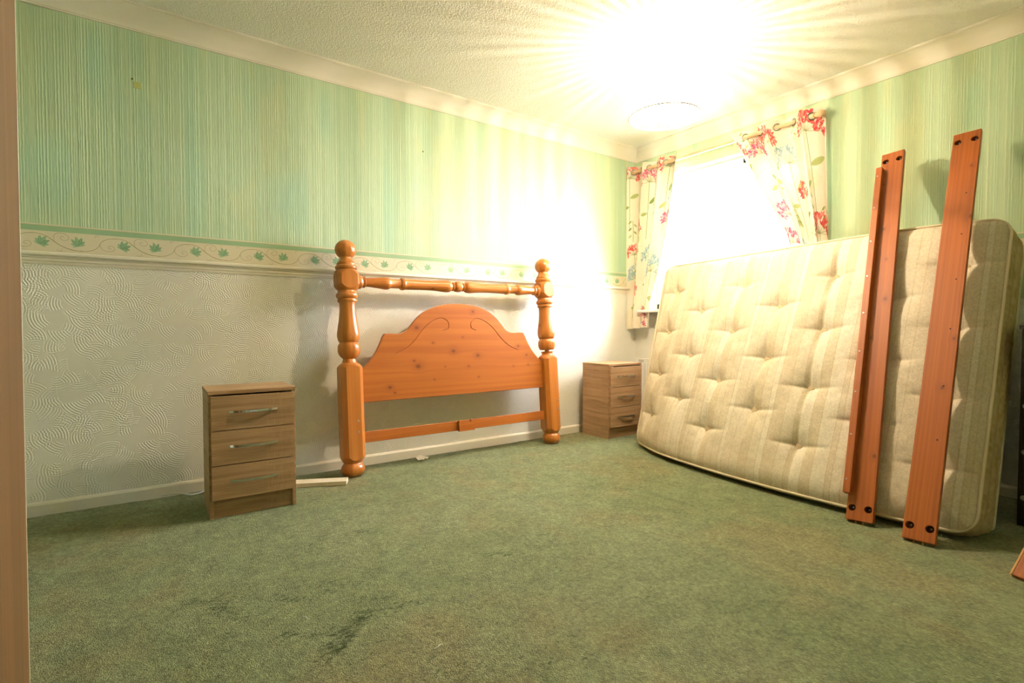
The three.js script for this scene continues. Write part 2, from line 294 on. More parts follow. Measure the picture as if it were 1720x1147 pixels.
// dado rail with a bead, a hollow and two steps
const rail = [[0.0003, 1.145], [0.006, 1.145], [0.008, 1.150], [0.008, 1.157], [0.012, 1.159], [0.013, 1.166], [0.013, 1.172], [0.017, 1.174], [0.019, 1.180], [0.026, 1.182], [0.030, 1.186], [0.031, 1.192], [0.029, 1.198], [0.024, 1.201], [0.0003, 1.201]];
struct('trim_3', alongX(rail, LX, -0.0005), whitePaint);
{ // printed border above the rail: trailing stems, tendrils and lobed leaves
  const T = canvasTex(1536, 650, (x, w, h) => {
    const Y = (m) => h - m / 0.127 * h, X = (m) => m / 0.30 * w;
    x.fillStyle = '#e6dcc0'; x.fillRect(0, 0, w, h);
    x.fillStyle = '#9fbf93'; x.fillRect(0, 0, w, Y(0.101));
    x.fillStyle = '#bdb78e'; x.fillRect(0, Y(0.127), w, 9);
    x.fillStyle = '#c9c18c'; x.fillRect(0, Y(0.009), w, 12);
    for (const ox of [-w, 0, w]) {
      x.save(); x.translate(ox, 0); x.lineCap = 'round';
      const path = (lw, c, ...p) => { x.strokeStyle = c; x.lineWidth = lw; x.beginPath(); x.moveTo(X(p[0]), Y(p[1])); for (let i = 2; i < p.length; i += 6) x.bezierCurveTo(X(p[i]), Y(p[i + 1]), X(p[i + 2]), Y(p[i + 3]), X(p[i + 4]), Y(p[i + 5])); x.stroke(); };
      const V = 'rgba(158,146,90,.95)';
      path(10, V, 0.0, 0.058, 0.01, 0.085, 0.06, 0.098, 0.10, 0.082, 0.135, 0.065, 0.14, 0.040, 0.19, 0.024, 0.24, 0.010, 0.29, 0.020, 0.30, 0.058);
      path(7, V, 0.135, 0.062, 0.125, 0.095, 0.15, 0.102, 0.175, 0.092, 0.195, 0.080, 0.185, 0.060, 0.165, 0.064, 0.15, 0.07, 0.155, 0.085, 0.168, 0.08);
      path(7, V, 0.30, 0.058, 0.298, 0.03, 0.325, 0.018, 0.348, 0.028, 0.365, 0.04, 0.35, 0.058, 0.335, 0.050, 0.325, 0.042, 0.335, 0.032, 0.342, 0.04);
      path(7, V, 0.11, 0.078, 0.15, 0.036, 0.19, 0.012, 0.235, 0.020); path(6, V, 0.30, 0.058, 0.305, 0.075, 0.33, 0.088, 0.36, 0.088);
      path(6, V, 0.142, 0.018, 0.150, 0.008, 0.165, 0.012, 0.160, 0.022); path(6, V, 0.284, 0.086, 0.278, 0.098, 0.292, 0.1, 0.296, 0.092);
      for (const [lx, ly, rot, s] of [[0.084, 0.040, 0.55, 1.4], [0.222, 0.042, -0.25, 1.4]]) { // leaves of seven lobes
        x.save(); x.translate(X(lx), Y(ly)); x.rotate(rot);
        for (let k = 0; k < 7; k++) {
          const l = [92, 118, 150, 165, 150, 118, 92][k] * s; x.save(); x.rotate(-Math.PI / 2 + (k - 3) * 0.52);
          x.fillStyle = ['#a9c39b', '#93b389', '#82aa7c', '#8db386', '#7aa375', '#7ba476', '#94b48a'][k];
          x.beginPath(); x.moveTo(-18, 0); x.bezierCurveTo(l * 0.3, -l * 0.26, l * 0.78, -l * 0.2, l, 0); x.bezierCurveTo(l * 0.78, l * 0.17, l * 0.3, l * 0.2, -18, 0); x.fill();
          x.strokeStyle = 'rgba(222,226,196,.75)'; x.lineWidth = 6; x.beginPath(); x.moveTo(l * 0.15, 0); x.lineTo(l * 0.95, -3); x.stroke(); x.restore();
        }
        x.restore();
      }
      x.restore();
    }
  }, true, 0.30, 0.127);
  T.offset.set(0, -1.201 / 0.127 + Math.ceil(1.201 / 0.127));
  const mat = std({ map: T, roughness: 0.6 });
  const b = mesh('trim_4', box(LX, -0.0005, 1.201, 1.328, 0.0002, 0.0022), mat); b.userData.kind = 'structure';
  const c = mesh('trim_5', box(-0.0022, -0.0002, 1.201, 1.328, 1.62, NZ), mat); c.userData.kind = 'structure';
  struct('trim_6', alongZ(rail, 1.62, NZ), whitePaint);
}
{ // window: white plastic frame, one opening light beside a fixed one, sill board
  const w = structGroup('window_1'); const { z0, z1, y0, y1 } = WIN, x0 = 0.09, x1 = 0.15;
  const bar = (za, zb, ya, yb, xa = x0, xb = x1) => rbox(xb - xa, yb - ya, zb - za, 0.006, (xa + xb) / 2, (ya + yb) / 2, (za + zb) / 2);
  const f = 0.06, m = z0 + (z1 - z0) * 0.62;
  mesh('window_frame', merge([bar(z0, z0 + f, y0, y1), bar(z1 - f, z1, y0, y1), bar(z0, z1, y0, y0 + f), bar(z0, z1, y1 - f, y1), bar(m - 0.035, m + 0.035, y0, y1)]), upvc, w);
  const sash = mesh('sash', merge([bar(m + 0.03, m + 0.085, y0 + 0.05, y1 - 0.05, 0.075, 0.13), bar(z1 - 0.105, z1 - 0.05, y0 + 0.05, y1 - 0.05, 0.075, 0.13), bar(m + 0.03, z1 - 0.05, y0 + 0.05, y0 + 0.105, 0.075, 0.13), bar(m + 0.03, z1 - 0.05, y1 - 0.105, y1 - 0.05, 0.075, 0.13)]), upvc, w);
  mesh('handle', rbox(0.02, 0.12, 0.022, 0.008, 0.066, 1.5, m + 0.058), upvc, sash);
  const pane = (za, zb, ya, yb) => mesh('pane', tr(new THREE.PlaneGeometry(zb - za, yb - ya), 0.115, (ya + yb) / 2, (za + zb) / 2, 0, -Math.PI / 2, 0), glass, w);
  pane(z0 + 0.05, m - 0.03, y0 + 0.05, y1 - 0.05); pane(m + 0.08, z1 - 0.1, y0 + 0.1, y1 - 0.1);
  mesh('window_sill', rbox(0.225, 0.024, z1 - z0 + 0.06, 0.008, -0.0225, y0 - 0.0125, (z0 + z1) / 2), upvc, w);
}

struct('ground', box(0.4, 40, -2.9, -2.7, -25, 25), std({ color: 0xd2d0c8, roughness: 0.95 })); // paved yard below the window, unseen from inside but lighting the ceiling
// ---------------------------------------------------------------- pendant lamp
{
  const [x, y, z] = LAMP.at;
  const t = thing('pendant_lamp', 'white ceiling pendant lamp with a ringed shade of hanging strips, switched on', 'lamp', [x, CEIL, z]);
  const cream = std({ color: 0xefe6d6, roughness: 0.4 });
  mesh('ceiling_rose', turned(curveProfile([[0.0, -0.036], [0.022, -0.036], [0.036, -0.030], [0.042, -0.014], [0.043, -0.001], [0.043, 0]]).concat([[0, 0]])), cream, t);
  mesh('flex', tube([[0, -0.034, 0], [0.001, -0.1, 0], [0, -0.175, 0]], 0.0032, 12, 8), cream, t);
  const holder = mesh('lamp_holder', turned([[0, -0.17], [0.008, -0.17], [0.012, -0.18], [0.018, -0.185], [0.019, -0.235], [0.017, -0.24], [0, -0.24]]), cream, t);
  const shade = new THREE.Group(); shade.name = 'lamp_shade'; t.add(shade);
  const wire = std({ color: 0xe8e2d6, roughness: 0.35, metalness: 0.2 });
  const ring = (r, yy) => tr(new THREE.TorusGeometry(r, 0.0035, 8, 64), 0, yy, 0, Math.PI / 2, 0, 0);
  const yT = -0.165, yB = -0.40, rT = 0.135, rB = 0.19;
  const arms = [-2.37, 0.15, 0.62].map((a) => tube([[0.018 * Math.cos(a), -0.19, 0.018 * Math.sin(a)], [0.08 * Math.cos(a), -0.175, 0.08 * Math.sin(a)], [rT * Math.cos(a), yT, rT * Math.sin(a)]], 0.0022, 10, 6));
  mesh('shade_frame', merge([ring(rT, yT), ring(rB, yB), ...arms]), wire, shade);
  const strip = phys({ color: 0xfffaf0, roughness: 0.5, transmission: 0.6, thickness: 0 });
  seed = 23; const n = 48, lean = Math.atan2(rB - rT, yT - yB), len = Math.hypot(rB - rT, yT - yB), g = new RoundedBoxGeometry(0.0159, len, 0.0022, 1, 0.001);
  for (let k = 0; k < n; k++) {
    const a = (k + rr(-0.07, 0.07)) / n * Math.PI * 2, m = mesh('strip', g, strip, shade);
    m.position.set((rT + rB) / 2 * Math.cos(a), (yT + yB) / 2, (rT + rB) / 2 * Math.sin(a));
    m.rotation.order = 'YXZ'; m.rotation.set(-lean, Math.PI / 2 - a, 0);
  }
  const bulb = mesh('bulb', turned(curveProfile([[0.0001, -0.345], [0.016, -0.341], [0.028, -0.322], [0.03, -0.3], [0.024, -0.272], [0.014, -0.25], [0.013, -0.236]])), std({ color: 0xfff4e0, emissive: LAMP.color, emissiveIntensity: 12, roughness: 0.4 }), t);
  const l = new THREE.PointLight(LAMP.color, LAMP.power, 0, 2); l.position.set(0, y - CEIL, 0); l.castShadow = true; l.shadow.mapSize.set(2048, 2048); l.shadow.radius = 0.4; l.shadow.bias = -0.002; l.name = 'bulb_light'; t.add(l);
}

// ---------------------------------------------------------------- headboard
const ev = new Evaluator(); ev.useGroups = false;
const csg = (a, b, op) => { const A = new Brush(a), B = new Brush(b); A.updateMatrixWorld(); B.updateMatrixWorld(); return ev.evaluate(A, B, op).geometry; };
function octagon(w, c, y0, y1) {
  const h = w / 2, s = new THREE.Shape([[-h + c, -h], [h - c, -h], [h, -h + c], [h, h - c], [h - c, h], [-h + c, h], [-h, h - c], [-h, -h + c]].map((p) => new THREE.Vector2(...p)));
  const g = new THREE.ExtrudeGeometry(s, { depth: y1 - y0, bevelEnabled: false }); g.rotateX(-Math.PI / 2); g.translate(0, y0, 0); return g;
}
{
  const HBW = 0.738, LEAN = 0.0845;
  const t = thing('headboard', 'orange pine headboard with turned ball-topped posts, leaning against the wall', 'headboard', [-1.872, 0, 0.215]);
  t.rotation.x = -LEAN;
  const cap = 32;
  const blockTop = csg(octagon(0.124, 0.016, 1.073, 1.198), tr(new THREE.SphereGeometry(0.0815, 40, 24), 0, 1.1355, 0), INTERSECTION);
  const barrel = turned([[0, 0.060], [0.045, 0.066], [0.058, 0.082], [0.077, 0.118], [0.0865, 0.14], [0.0865, 0.56], [0.083, 0.595], [0.074, 0.622], [0.058, 0.640], [0, 0.641]], 48);
  const blockLow = csg(octagon(0.126, 0.024, 0.066, 0.64), barrel, INTERSECTION);
  function post(gap) {
    const low = turned(curveProfile([[0.062, 0.632], [0.056, 0.642], [0.044, 0.649], [0.040, 0.658], [gap ? 0.044 : 0.036, 0.672]]).concat(gap ? [[0.044, 0.676], [0.0, 0.676]] : []));
    const parts = [blockTop, blockLow,
      turned([[0, 0.676], [0.018, 0.676], [0.018, 0.690], [0, 0.690]]), low,
      turned(curveProfile([[0.030, gap ? 0.686 : 0.668], [0.052, 0.690], [0.062, 0.712], [0.0635, 0.730], [0.061, 0.752], [0.050, 0.770]]).concat(gap ? [] : [])),
      gap ? turned([[0.0, 0.6861], [0.031, 0.686]]) : turned([[0.03, 0.668], [0.036, 0.676], [0.03, 0.688]]),
      turned(curveProfile([[0.050, 0.768], [0.056, 0.774], [0.0625, 0.795], [0.064, 0.815], [0.060, 0.850], [0.052, 0.900], [0.0465, 0.950], [0.0455, 0.985], [0.047, 1.004]])),
      turned(curveProfile([[0.047, 1.002], [0.052, 1.005], [0.0555, 1.013], [0.054, 1.022], [0.051, 1.026]])),
      turned(curveProfile([[0.051, 1.024], [0.058, 1.029], [0.0625, 1.040], [0.061, 1.052], [0.054, 1.060], [0.050, 1.08]])),
      turned(curveProfile([[0.052, 1.19], [0.060, 1.199], [0.0625, 1.208], [0.060, 1.217], [0.053, 1.221]])),
      turned(curveProfile([[0.053, 1.219], [0.0535, 1.226], [0.050, 1.236], [0.042, 1.246], [0.037, 1.256], [0.035, 1.268]]))];
    return merge(parts.map((g) => g.attributes.uv && g !== blockTop && g !== blockLow ? g : boxUV(g)));
  }
  const ball = turned(Array.from({ length: 25 }, (_, k) => { const a = -Math.PI / 2 + k / 24 * Math.PI; return [0.0605 * Math.cos(a), 1.3155 + 0.0575 * Math.sin(a)]; }));
  const foot = turned(curveProfile([[0.048, 0.078], [0.052, 0.070], [0.061, 0.058], [0.0665, 0.040], [0.063, 0.020], [0.050, 0.004], [0.046, 0.0]]).concat([[0, 0]]).reverse());
  const screw = merge([tr(new THREE.CylinderGeometry(0.006, 0.006, 0.004, 16), 0, 0, 0, Math.PI / 2, 0, 0), tr(new THREE.SphereGeometry(0.0035, 10, 8), 0, 0, 0.003)]);
  for (const s of [-1, 1]) {
    const p = mesh('post', post(s > 0), pinePost, t); p.position.x = s * HBW; if (s < 0) p.rotation.y = 0;
    mesh('ball_finial', ball, pinePost, p); mesh('foot', foot, pinePost, p);
    for (const yy of [0.315, 0.252]) { const b = mesh('bolt', screw, steel, p); b.position.set(s < 0 ? 0.018 : 0.026, yy, 0.0645); }
  }
  // turned top rail, mirrored about its middle bead
  const half = [[0.040, -0.68], [0.042, -0.664], [0.036, -0.652], [0.030, -0.648], [0.034, -0.640], [0.034, -0.634], [0.026, -0.628], [0.027, -0.618]];
  const vase = curveProfile([[0.026, -0.622], [0.0285, -0.59], [0.034, -0.54], [0.0385, -0.505], [0.037, -0.485], [0.029, -0.472]]);
  const cyl = [[0.0285, -0.472], [0.0285, -0.408], [0.036, -0.404], [0.0385, -0.398], [0.0385, -0.386], [0.034, -0.380]];
  const long = curveProfile([[0.0345, -0.382], [0.0325, -0.31], [0.0315, -0.23], [0.0335, -0.16], [0.0385, -0.105], [0.0395, -0.085], [0.036, -0.062], [0.027, -0.05], [0.024, -0.046]]);
  const bead = curveProfile([[0.024, -0.046], [0.028, -0.042], [0.029, -0.036], [0.024, -0.031]]).concat(curveProfile([[0.024, -0.031], [0.032, -0.022], [0.0355, -0.006], [0.0355, 0]]));
  const L = [...half, ...vase, ...cyl, ...long, ...bead], R = L.slice(0, -1).reverse().map(([r, y]) => [r, -y]);
  const spindle = turned([...L, ...R], 36); spindle.rotateZ(-Math.PI / 2); spindle.translate(0, 1.127, 0.004);
  mesh('top_rail', spindle, pinePost, t);
  // panel with a humped outline and two carved scrolls
  const right = [[0.08, 1.010], [0.16, 0.995], [0.235, 0.966], [0.292, 0.928], [0.338, 0.880], [0.372, 0.842], [0.402, 0.824], [0.44, 0.818], [0.485, 0.8195], [0.522, 0.8185]];
  const side = [[0.535, 0.800], [0.556, 0.752], [0.592, 0.690], [0.632, 0.644], [0.688, 0.592]];
  const sh = new THREE.Shape(); sh.moveTo(-0.688, 0.413); sh.lineTo(0.688, 0.413);
  const outline = [...side.slice().reverse(), ...right.slice().reverse(), [0, 1.014]];
  const rs = new THREE.SplineCurve(side.slice().reverse().map((p) => new THREE.Vector2(...p))).getPoints(14), ts = new THREE.SplineCurve([...right.slice().reverse(), [0, 1.0145], ...right.map(([x, y]) => [-x, y])].map((p) => new THREE.Vector2(...p))).getPoints(60);
  for (const p of [...rs, ...ts, ...rs.slice().reverse().map((p) => new THREE.Vector2(-p.x, p.y))]) sh.lineTo(p.x, p.y);
  let panel = new THREE.ExtrudeGeometry(sh, { depth: 0.016, bevelEnabled: true, bevelSize: 0.004, bevelThickness: 0.004, bevelSegments: 2, bevelOffset: -0.004 });
  panel.translate(0, 0, -0.012);
  const zf = 0.008;
  for (const s of [-1, 1]) {
    const pts = [[0.462, 0.693], [0.388, 0.727], [0.322, 0.782], [0.262, 0.850], [0.194, 0.898], [0.128, 0.914], [0.086, 0.890], [0.088, 0.850], [0.126, 0.834]].map(([a, b]) => [s * a, b, zf + 0.0005]);
    panel = csg(panel, tube(pts, 0.0045, 70, 8), SUBTRACTION);
  }
  panel = boxUV(panel, true); { const uv = panel.attributes.uv; for (let i = 0; i < uv.count; i++) uv.setXY(i, uv.getX(i) - 0.405, uv.getY(i) + 0.7); }
  mesh('panel', panel, pinePanel, t);
  // lower rail with a notched block in the middle
  mesh('lower_rail', rbox(1.36, 0.063, 0.022, 0.003, 0, 0.209, -0.004, true), pinePanel, t);
  let blk = csg(new THREE.BoxGeometry(0.115, 0.07, 0.022), tr(new THREE.BoxGeometry(0.05, 0.028, 0.05), 0.008, 0.036, 0.006), SUBTRACTION);
  blk = tr(boxUV(blk, true), 0.012, 0.208, 0.018); mesh('support_block', blk, pinePanel, t);
}

// ---------------------------------------------------------------- bedside drawers
function nightstand(label, pos) {
  const w = 0.362, h = 0.572, d = 0.285, t = thing('bedside_drawers', label, 'bedside drawers', pos, 0, 'pair of bedside drawer units'); // base at the front middle
  const T = 0.016;
  mesh('top', rbox(w + 0.004, T, d + 0.004, 0.0015, 0, h - T / 2, -d / 2 + 0.002), oakMat, t);
  for (const s of [-1, 1]) mesh('side_panel', rbox(T, h - T, d, 0.0012, s * (w / 2 - T / 2), (h - T) / 2, -d / 2), oakMat, t);
  mesh('back_panel', rbox(w - 2 * T, h - T - 0.02, 0.006, 0.001, 0, (h - T) / 2, -d + 0.004), oakMat, t);
  mesh('plinth', rbox(w - 2 * T, 0.082, T, 0.001, 0, 0.041, -0.022), oakMat, t);
  mesh('inner_board', rbox(w - 2 * T, T, d - 0.03, 0.001, 0, 0.09, -d / 2 - 0.012), oakMat, t);
  const fh = 0.1555, fw = w - 2 * T + 0.021, y0 = 0.084;
  for (let k = 0; k < 3; k++) {
    const dr = mesh('drawer', rbox(fw - 0.006, fh - 0.004, 0.016, 0.0012, 0, 0, 0), oakMat, t); dr.position.set(0, y0 + fh * (k + 0.5), 0.0085);
    const hd = mesh('handle', bow, chrome, dr); hd.position.set(0, 0.004, 0.008);
    dr.name = 'drawer';
  }
  return t;
}
const bow = (() => { // flat bowed bar handle
  const n = 24, g = [];
  const sh = new THREE.Shape(); const L = 0.098, up = [];
  for (let i = 0; i <= n; i++) { const u = i / n * 2 - 1; up.push([u * L, 0.024 * (1 - Math.pow(Math.abs(u), 2.6)) + 0.0002]); }
  sh.moveTo(...up[0]); up.slice(1).forEach((p) => sh.lineTo(...p));
  up.slice().reverse().forEach(([x, z]) => sh.lineTo(x * 0.965, Math.max(z - 0.0045, 0.0001)));
  const e = new THREE.ExtrudeGeometry(sh, { depth: 0.009, bevelEnabled: true, bevelSize: 0.0008, bevelThickness: 0.0008, bevelSegments: 2 });
  e.rotateX(Math.PI / 2); e.translate(0, 0.0045, 0); // shape y -> z
  return BGU.toCreasedNormals(boxUV(reorient(e)), 0.6);
})();
nightstand('oak-effect bedside drawers nearest the camera, left of the headboard', [-3.176, 0, 0.545]);
nightstand('oak-effect bedside drawers in the corner between headboard and mattress', [-0.533, 0, 0.378]);

// ---------------------------------------------------------------- mattress
{
  const t = thing('mattress', 'cream striped button-tufted double mattress standing on its long edge against the window wall', 'mattress');
  const LEN = 1.9, WID = 1.36, TH = 0.232, RC = 0.075;
  const C = (pts) => new THREE.CatmullRomCurve3(pts.map((p) => new THREE.Vector3(...p)), false, 'chordal');
  const bottom = C([[-0.69, 0.034, 0.640], [-0.842, 0.034, 0.960], [-0.905, 0.034, 1.25], [-0.945, 0.034, 1.6], [-0.955, 0.034, 1.95], [-0.94, 0.034, 2.27], [-0.905, 0.034, 2.565]]);
  const top = C([[-0.33, 1.306, 0.610], [-0.33, 1.318, 1.0], [-0.33, 1.338, 1.5], [-0.325, 1.354, 1.9], [-0.298, 1.364, 2.242], [-0.25, 1.362, 2.518]]);
  const bl = bottom.getSpacedPoints(60), tl = top.getSpacedPoints(60);
  const at = (arr, u) => { const k = clamp(u, 0, 1) * 60, i = Math.min(59, Math.floor(k)); return arr[i].clone().lerp(arr[i + 1], k - i); };
  const base = (u, v) => { const a = at(bl, u), b = at(tl, u), p = a.lerp(b, v); p.x -= 0.018 * Math.sin(Math.PI * v) * Math.sin(Math.PI * clamp(u, 0, 1)); return p; };
  const normal = (u, v) => { const e = 0.01, du = base(Math.min(u + e, 1), v).sub(base(Math.max(u - e, 0), v)), dv = base(u, v + e).sub(base(u, v - e)); const n = du.cross(dv).normalize(); return n.x > 0 ? n.negate() : n; };
  const N0 = new THREE.Vector3(-0.91, 0.415, 0);
  const pt = (u, v, d) => base(u, v).addScaledVector(d < 0 ? N0 : normal(u, v), d); // d > 0 towards the room
  // button grid: columns 0.27 m apart, four and three to a column
  const buttons = [];
  for (let c = 0; c < 7; c++) { const s = 0.14 + c * 0.27; const rows = c % 2 ? [0.375, 0.67, 0.985] : [0.225, 0.52, 0.835, 1.14]; for (const r of rows) buttons.push([s, r]); }
  const nn = noiser(131, 30, 22), n2 = noiser(132, 90, 60);
  function puff(s, q) { // height of the quilted surface, metres
    const edge = Math.min(s, LEN - s, q, WID - q);
    let h = 0.034 * (1 - Math.exp(-Math.max(edge, 0) / 0.035));
    let dip = 0, crease = 0;
    for (const [bs, bq] of buttons) {
      const dx = s - bs, dy = q - bq; if (Math.abs(dx) > 0.3 || Math.abs(dy) > 0.3) continue;
      const d2 = dx * dx + dy * dy;
      dip += 0.022 * Math.exp(-d2 / 0.0018) + 0.016 * Math.exp(-d2 / 0.010);
      const along = Math.exp(-((Math.abs(dx) / 0.115) ** 3)), yy = dy - 0.05 * Math.sign(dx) * dx * dx / 0.02 * 0.12;
      crease = Math.max(crease, along * Math.exp(-Math.abs(yy) / 0.012) * 0.015);
      const al2 = Math.exp(-((Math.abs(dy) / 0.13) ** 4));
      crease = Math.max(crease, al2 * Math.exp(-Math.abs(dx + 0.010) / 0.012) * 0.015);
      for (const a of [0.7, 2.5, 3.9, 5.6]) { // short pulls
        const ca = Math.cos(a), sa = Math.sin(a), l = dx * ca + dy * sa, w = -dx * sa + dy * ca;
        if (l > 0) crease = Math.max(crease, Math.exp(-((l / 0.06) ** 2)) * Math.exp(-((w / 0.006) ** 2)) * 0.004);
      }
    }
    h -= Math.min(dip, 0.040) + crease;
    h += 0.005 * (nn(s / LEN, q / WID) - 0.5) + 0.0016 * (n2(s / LEN, q / WID) - 0.5);
    // long creases down to the bottom and up to the top edge under the outer buttons
    for (const [bs, bq] of buttons) if (bq < 0.24 || bq > 1.1) { const dx = Math.abs(s - bs); if (dx < 0.06 && (bq < 0.24 ? q < bq : q > bq)) h -= 0.006 * Math.exp(-dx / 0.01) * smooth(0, 0.05, edge); }
    return h;
  }
  // rounded-rectangle clamp
  function clampRound(s, q) {
    const cx = clamp(s, RC, LEN - RC), cy = clamp(q, RC, WID - RC), dx = s - cx, dy = q - cy;
    if (dx && dy) { const m = Math.max(Math.abs(dx), Math.abs(dy)), l = Math.hypot(dx, dy); return [cx + dx / l * m, cy + dy / l * m]; }
    return [s, q];
  }
  const NS = 300, NQ = 220;
  function face(front) {
    const pos = new Float32Array((NS + 1) * (NQ + 1) * 3), uv = new Float32Array((NS + 1) * (NQ + 1) * 2), idx = [];
    const ns = front ? NS : 40, nq = front ? NQ : 30, cnt = (ns + 1) * (nq + 1);
    for (let j = 0; j <= nq; j++) for (let i = 0; i <= ns; i++) {
      const k = j * (ns + 1) + i, [s, q] = clampRound(i / ns * LEN, j / nq * WID);
      const p = pt(s / LEN, q / WID, front ? puff(s, q) : -TH - 0.012 * (1 - Math.exp(-Math.min(s, LEN - s, q, WID - q) / 0.03)));
      pos.set([p.x, p.y, p.z], k * 3); uv.set([s, q], k * 2);
      if (i < ns && j < nq) { const a = k, b = k + 1, c = k + ns + 1, d = k + ns + 2; front ? idx.push(a, b, c, b, d, c) : idx.push(a, c, b, b, c, d); }
    }
    const g = new THREE.BufferGeometry(); g.setAttribute('position', new THREE.BufferAttribute(pos.slice(0, cnt * 3), 3)); g.setAttribute('uv', new THREE.BufferAttribute(uv.slice(0, cnt * 2), 2)); g.setIndex(idx); g.computeVertexNormals();
    return g;
  }
  const per = []; // outline in (s, q)
  { const n = 8, corner = (cx, cy, a0) => { for (let k = 0; k <= n; k++) { const a = a0 + k / n * Math.PI / 2; per.push([cx + RC * Math.cos(a), cy + RC * Math.sin(a)]); } };
    const lineTo = (x0, y0, x1, y1, m) => { for (let k = 1; k < m; k++) per.push([x0 + (x1 - x0) * k / m, y0 + (y1 - y0) * k / m]); };
    corner(LEN - RC, WID - RC, 0); lineTo(LEN - RC, WID, RC, WID, 40); corner(RC, WID - RC, Math.PI / 2); lineTo(0, WID - RC, 0, RC, 28); corner(RC, RC, Math.PI); lineTo(RC, 0, LEN - RC, 0, 40); corner(LEN - RC, RC, Math.PI * 1.5); lineTo(LEN, RC, LEN, WID - RC, 28); }
  // ticking: woven satin stripes across the width, faint damask leaves, stains
  const dN = [noiser(141, 60, 44), noiser(142, 400, 300), noiser(143, 9, 7)]; seed = 77; const stripes = []; { let s = 0; while (s < LEN) { const w = rr(0.02, 0.065); stripes.push([s, s + w, rnd()]); s += w; } }
  const tick = dataTex(1400, 1000, (u, v) => {
    const s = u * LEN; let tone = 0.5, line = 0; for (const [a, b, k] of stripes) if (s >= a && s < b) { tone = k; line = Math.min(s - a, b - s) < 0.0022 ? 1 : 0; break; }
    let c = mix3(rgb(224, 208, 176), rgb(241, 231, 208), tone > 0.72 ? 1 : tone > 0.4 ? 0.5 : 0.1);
    c = mix3(c, rgb(208, 190, 148), line * 0.5 + 0.07 * smooth(0.5, 0.8, dN[0](u, v)));
    c = mix3(c, rgb(196, 164, 116), 0.35 * smooth(0.62, 0.8, dN[2](u, v) * 0.75 + dN[0](u, v) * 0.25) * smooth(1.2, 1.6, s));
    const k = 0.95 + 0.1 * (dN[1](u, v) - 0.5); return [c[0] * k, c[1] * k, c[2] * k];
  }, true, LEN, WID);
  const tickMat = std({ map: tick, roughness: 0.62 });
  mesh('cover', merge([face(true), face(false)]), tickMat, t);
  { // border: quilted band all round, pillowed between the pipings, with pulled quilting lines
    const n = per.length, m = 24, pos = [], uv = [], idx = []; let len = 0; const bN = noiser(151, 120, 20);
    for (let i = 0; i <= n; i++) {
      const [s, q] = per[i % n], [s0, q0] = per[(i + n - 1) % n]; if (i) len += Math.hypot(s - s0, q - q0);
      const cx = clamp(s, RC, LEN - RC), cy = clamp(q, RC, WID - RC); let ox = s - cx, oy = q - cy; const l = Math.hypot(ox, oy) || 1; ox /= l; oy /= l;
      for (let j = 0; j <= m; j++) {
        const f = j / m, quilt = Math.abs(Math.sin(Math.PI * (len / 0.075 + (Math.floor(f * 3) % 2) * 0.5))) ** 0.35 * Math.abs(Math.sin(Math.PI * f * 3)) ** 0.35;
        const out = 0.002 + 0.020 * Math.sin(Math.PI * f) * (0.25 + 0.75 * quilt) * (q < RC ? 0.55 : 1);
        const p = pt(s / LEN, q / WID, -f * TH), p2 = pt((s + ox * 0.01) / LEN, (q + oy * 0.01) / WID, -f * TH), dir = dirOut(s, q, ox, oy);
        p.addScaledVector(dir, out); pos.push(p.x, Math.max(p.y, 0.001), p.z); uv.push(len, f * TH);
      }
    }
    for (let i = 0; i < n; i++) for (let j = 0; j < m; j++) { const a = i * (m + 1) + j, b = a + m + 1; idx.push(a, a + 1, b, b, a + 1, b + 1); }
    const g = new THREE.BufferGeometry(); g.setAttribute('position', new THREE.Float32BufferAttribute(pos, 3)); g.setAttribute('uv', new THREE.Float32BufferAttribute(uv, 2)); g.setIndex(idx); g.computeVertexNormals();
    mesh('border', g, std({ map: dataTex(512, 256, (u, v) => mix3(rgb(214, 190, 142), rgb(182, 150, 98), 0.5 * bN(u, v) + 0.4 * smooth(0.5, 0.8, dN[0](u, v))), true, 1.2, 0.6), roughness: 0.75 }), t);
  }
  function dirOut(s, q, ox, oy) { const e = 0.02, a = pt((s - ox * e) / LEN, (q - oy * e) / WID, 0), b = pt(s / LEN, q / WID, 0); return b.sub(a).normalize(); }
  const pipe = (d, off) => { const pts = per.map(([s, q]) => { const cx = clamp(s, RC, LEN - RC), cy = clamp(q, RC, WID - RC); let ox = s - cx, oy = q - cy; const l = Math.hypot(ox, oy) || 1; const p = pt(s / LEN, q / WID, d).addScaledVector(dirOut(s, q, ox / l, oy / l), off); return [p.x, Math.max(p.y, 0.006), p.z]; }); return tube(pts, 0.0065, 420, 8, true); };
  const pipeMat = std({ color: 0xe6d6b4, roughness: 0.6 });
  mesh('piping', pipe(0.002, 0.003), pipeMat, t); mesh('piping', pipe(-TH - 0.002, 0.003), pipeMat, t);
  const btn = merge([tr(new THREE.TorusGeometry(0.0115, 0.004, 8, 20), 0, 0, 0), tr(new THREE.SphereGeometry(0.0115, 14, 8).scale(1, 1, 0.35), 0, 0, 0)]);
  const btnMat = std({ color: 0xcfb790, roughness: 0.7 });
  for (const [s, q] of buttons) {
    const b = mesh('button', btn, btnMat, t), u = s / LEN, v = q / WID; b.position.copy(pt(u, v, puff(s, q) + 0.006)); b.quaternion.setFromUnitVectors(new THREE.Vector3(0, 0, 1), normal(u, v));
  }
}

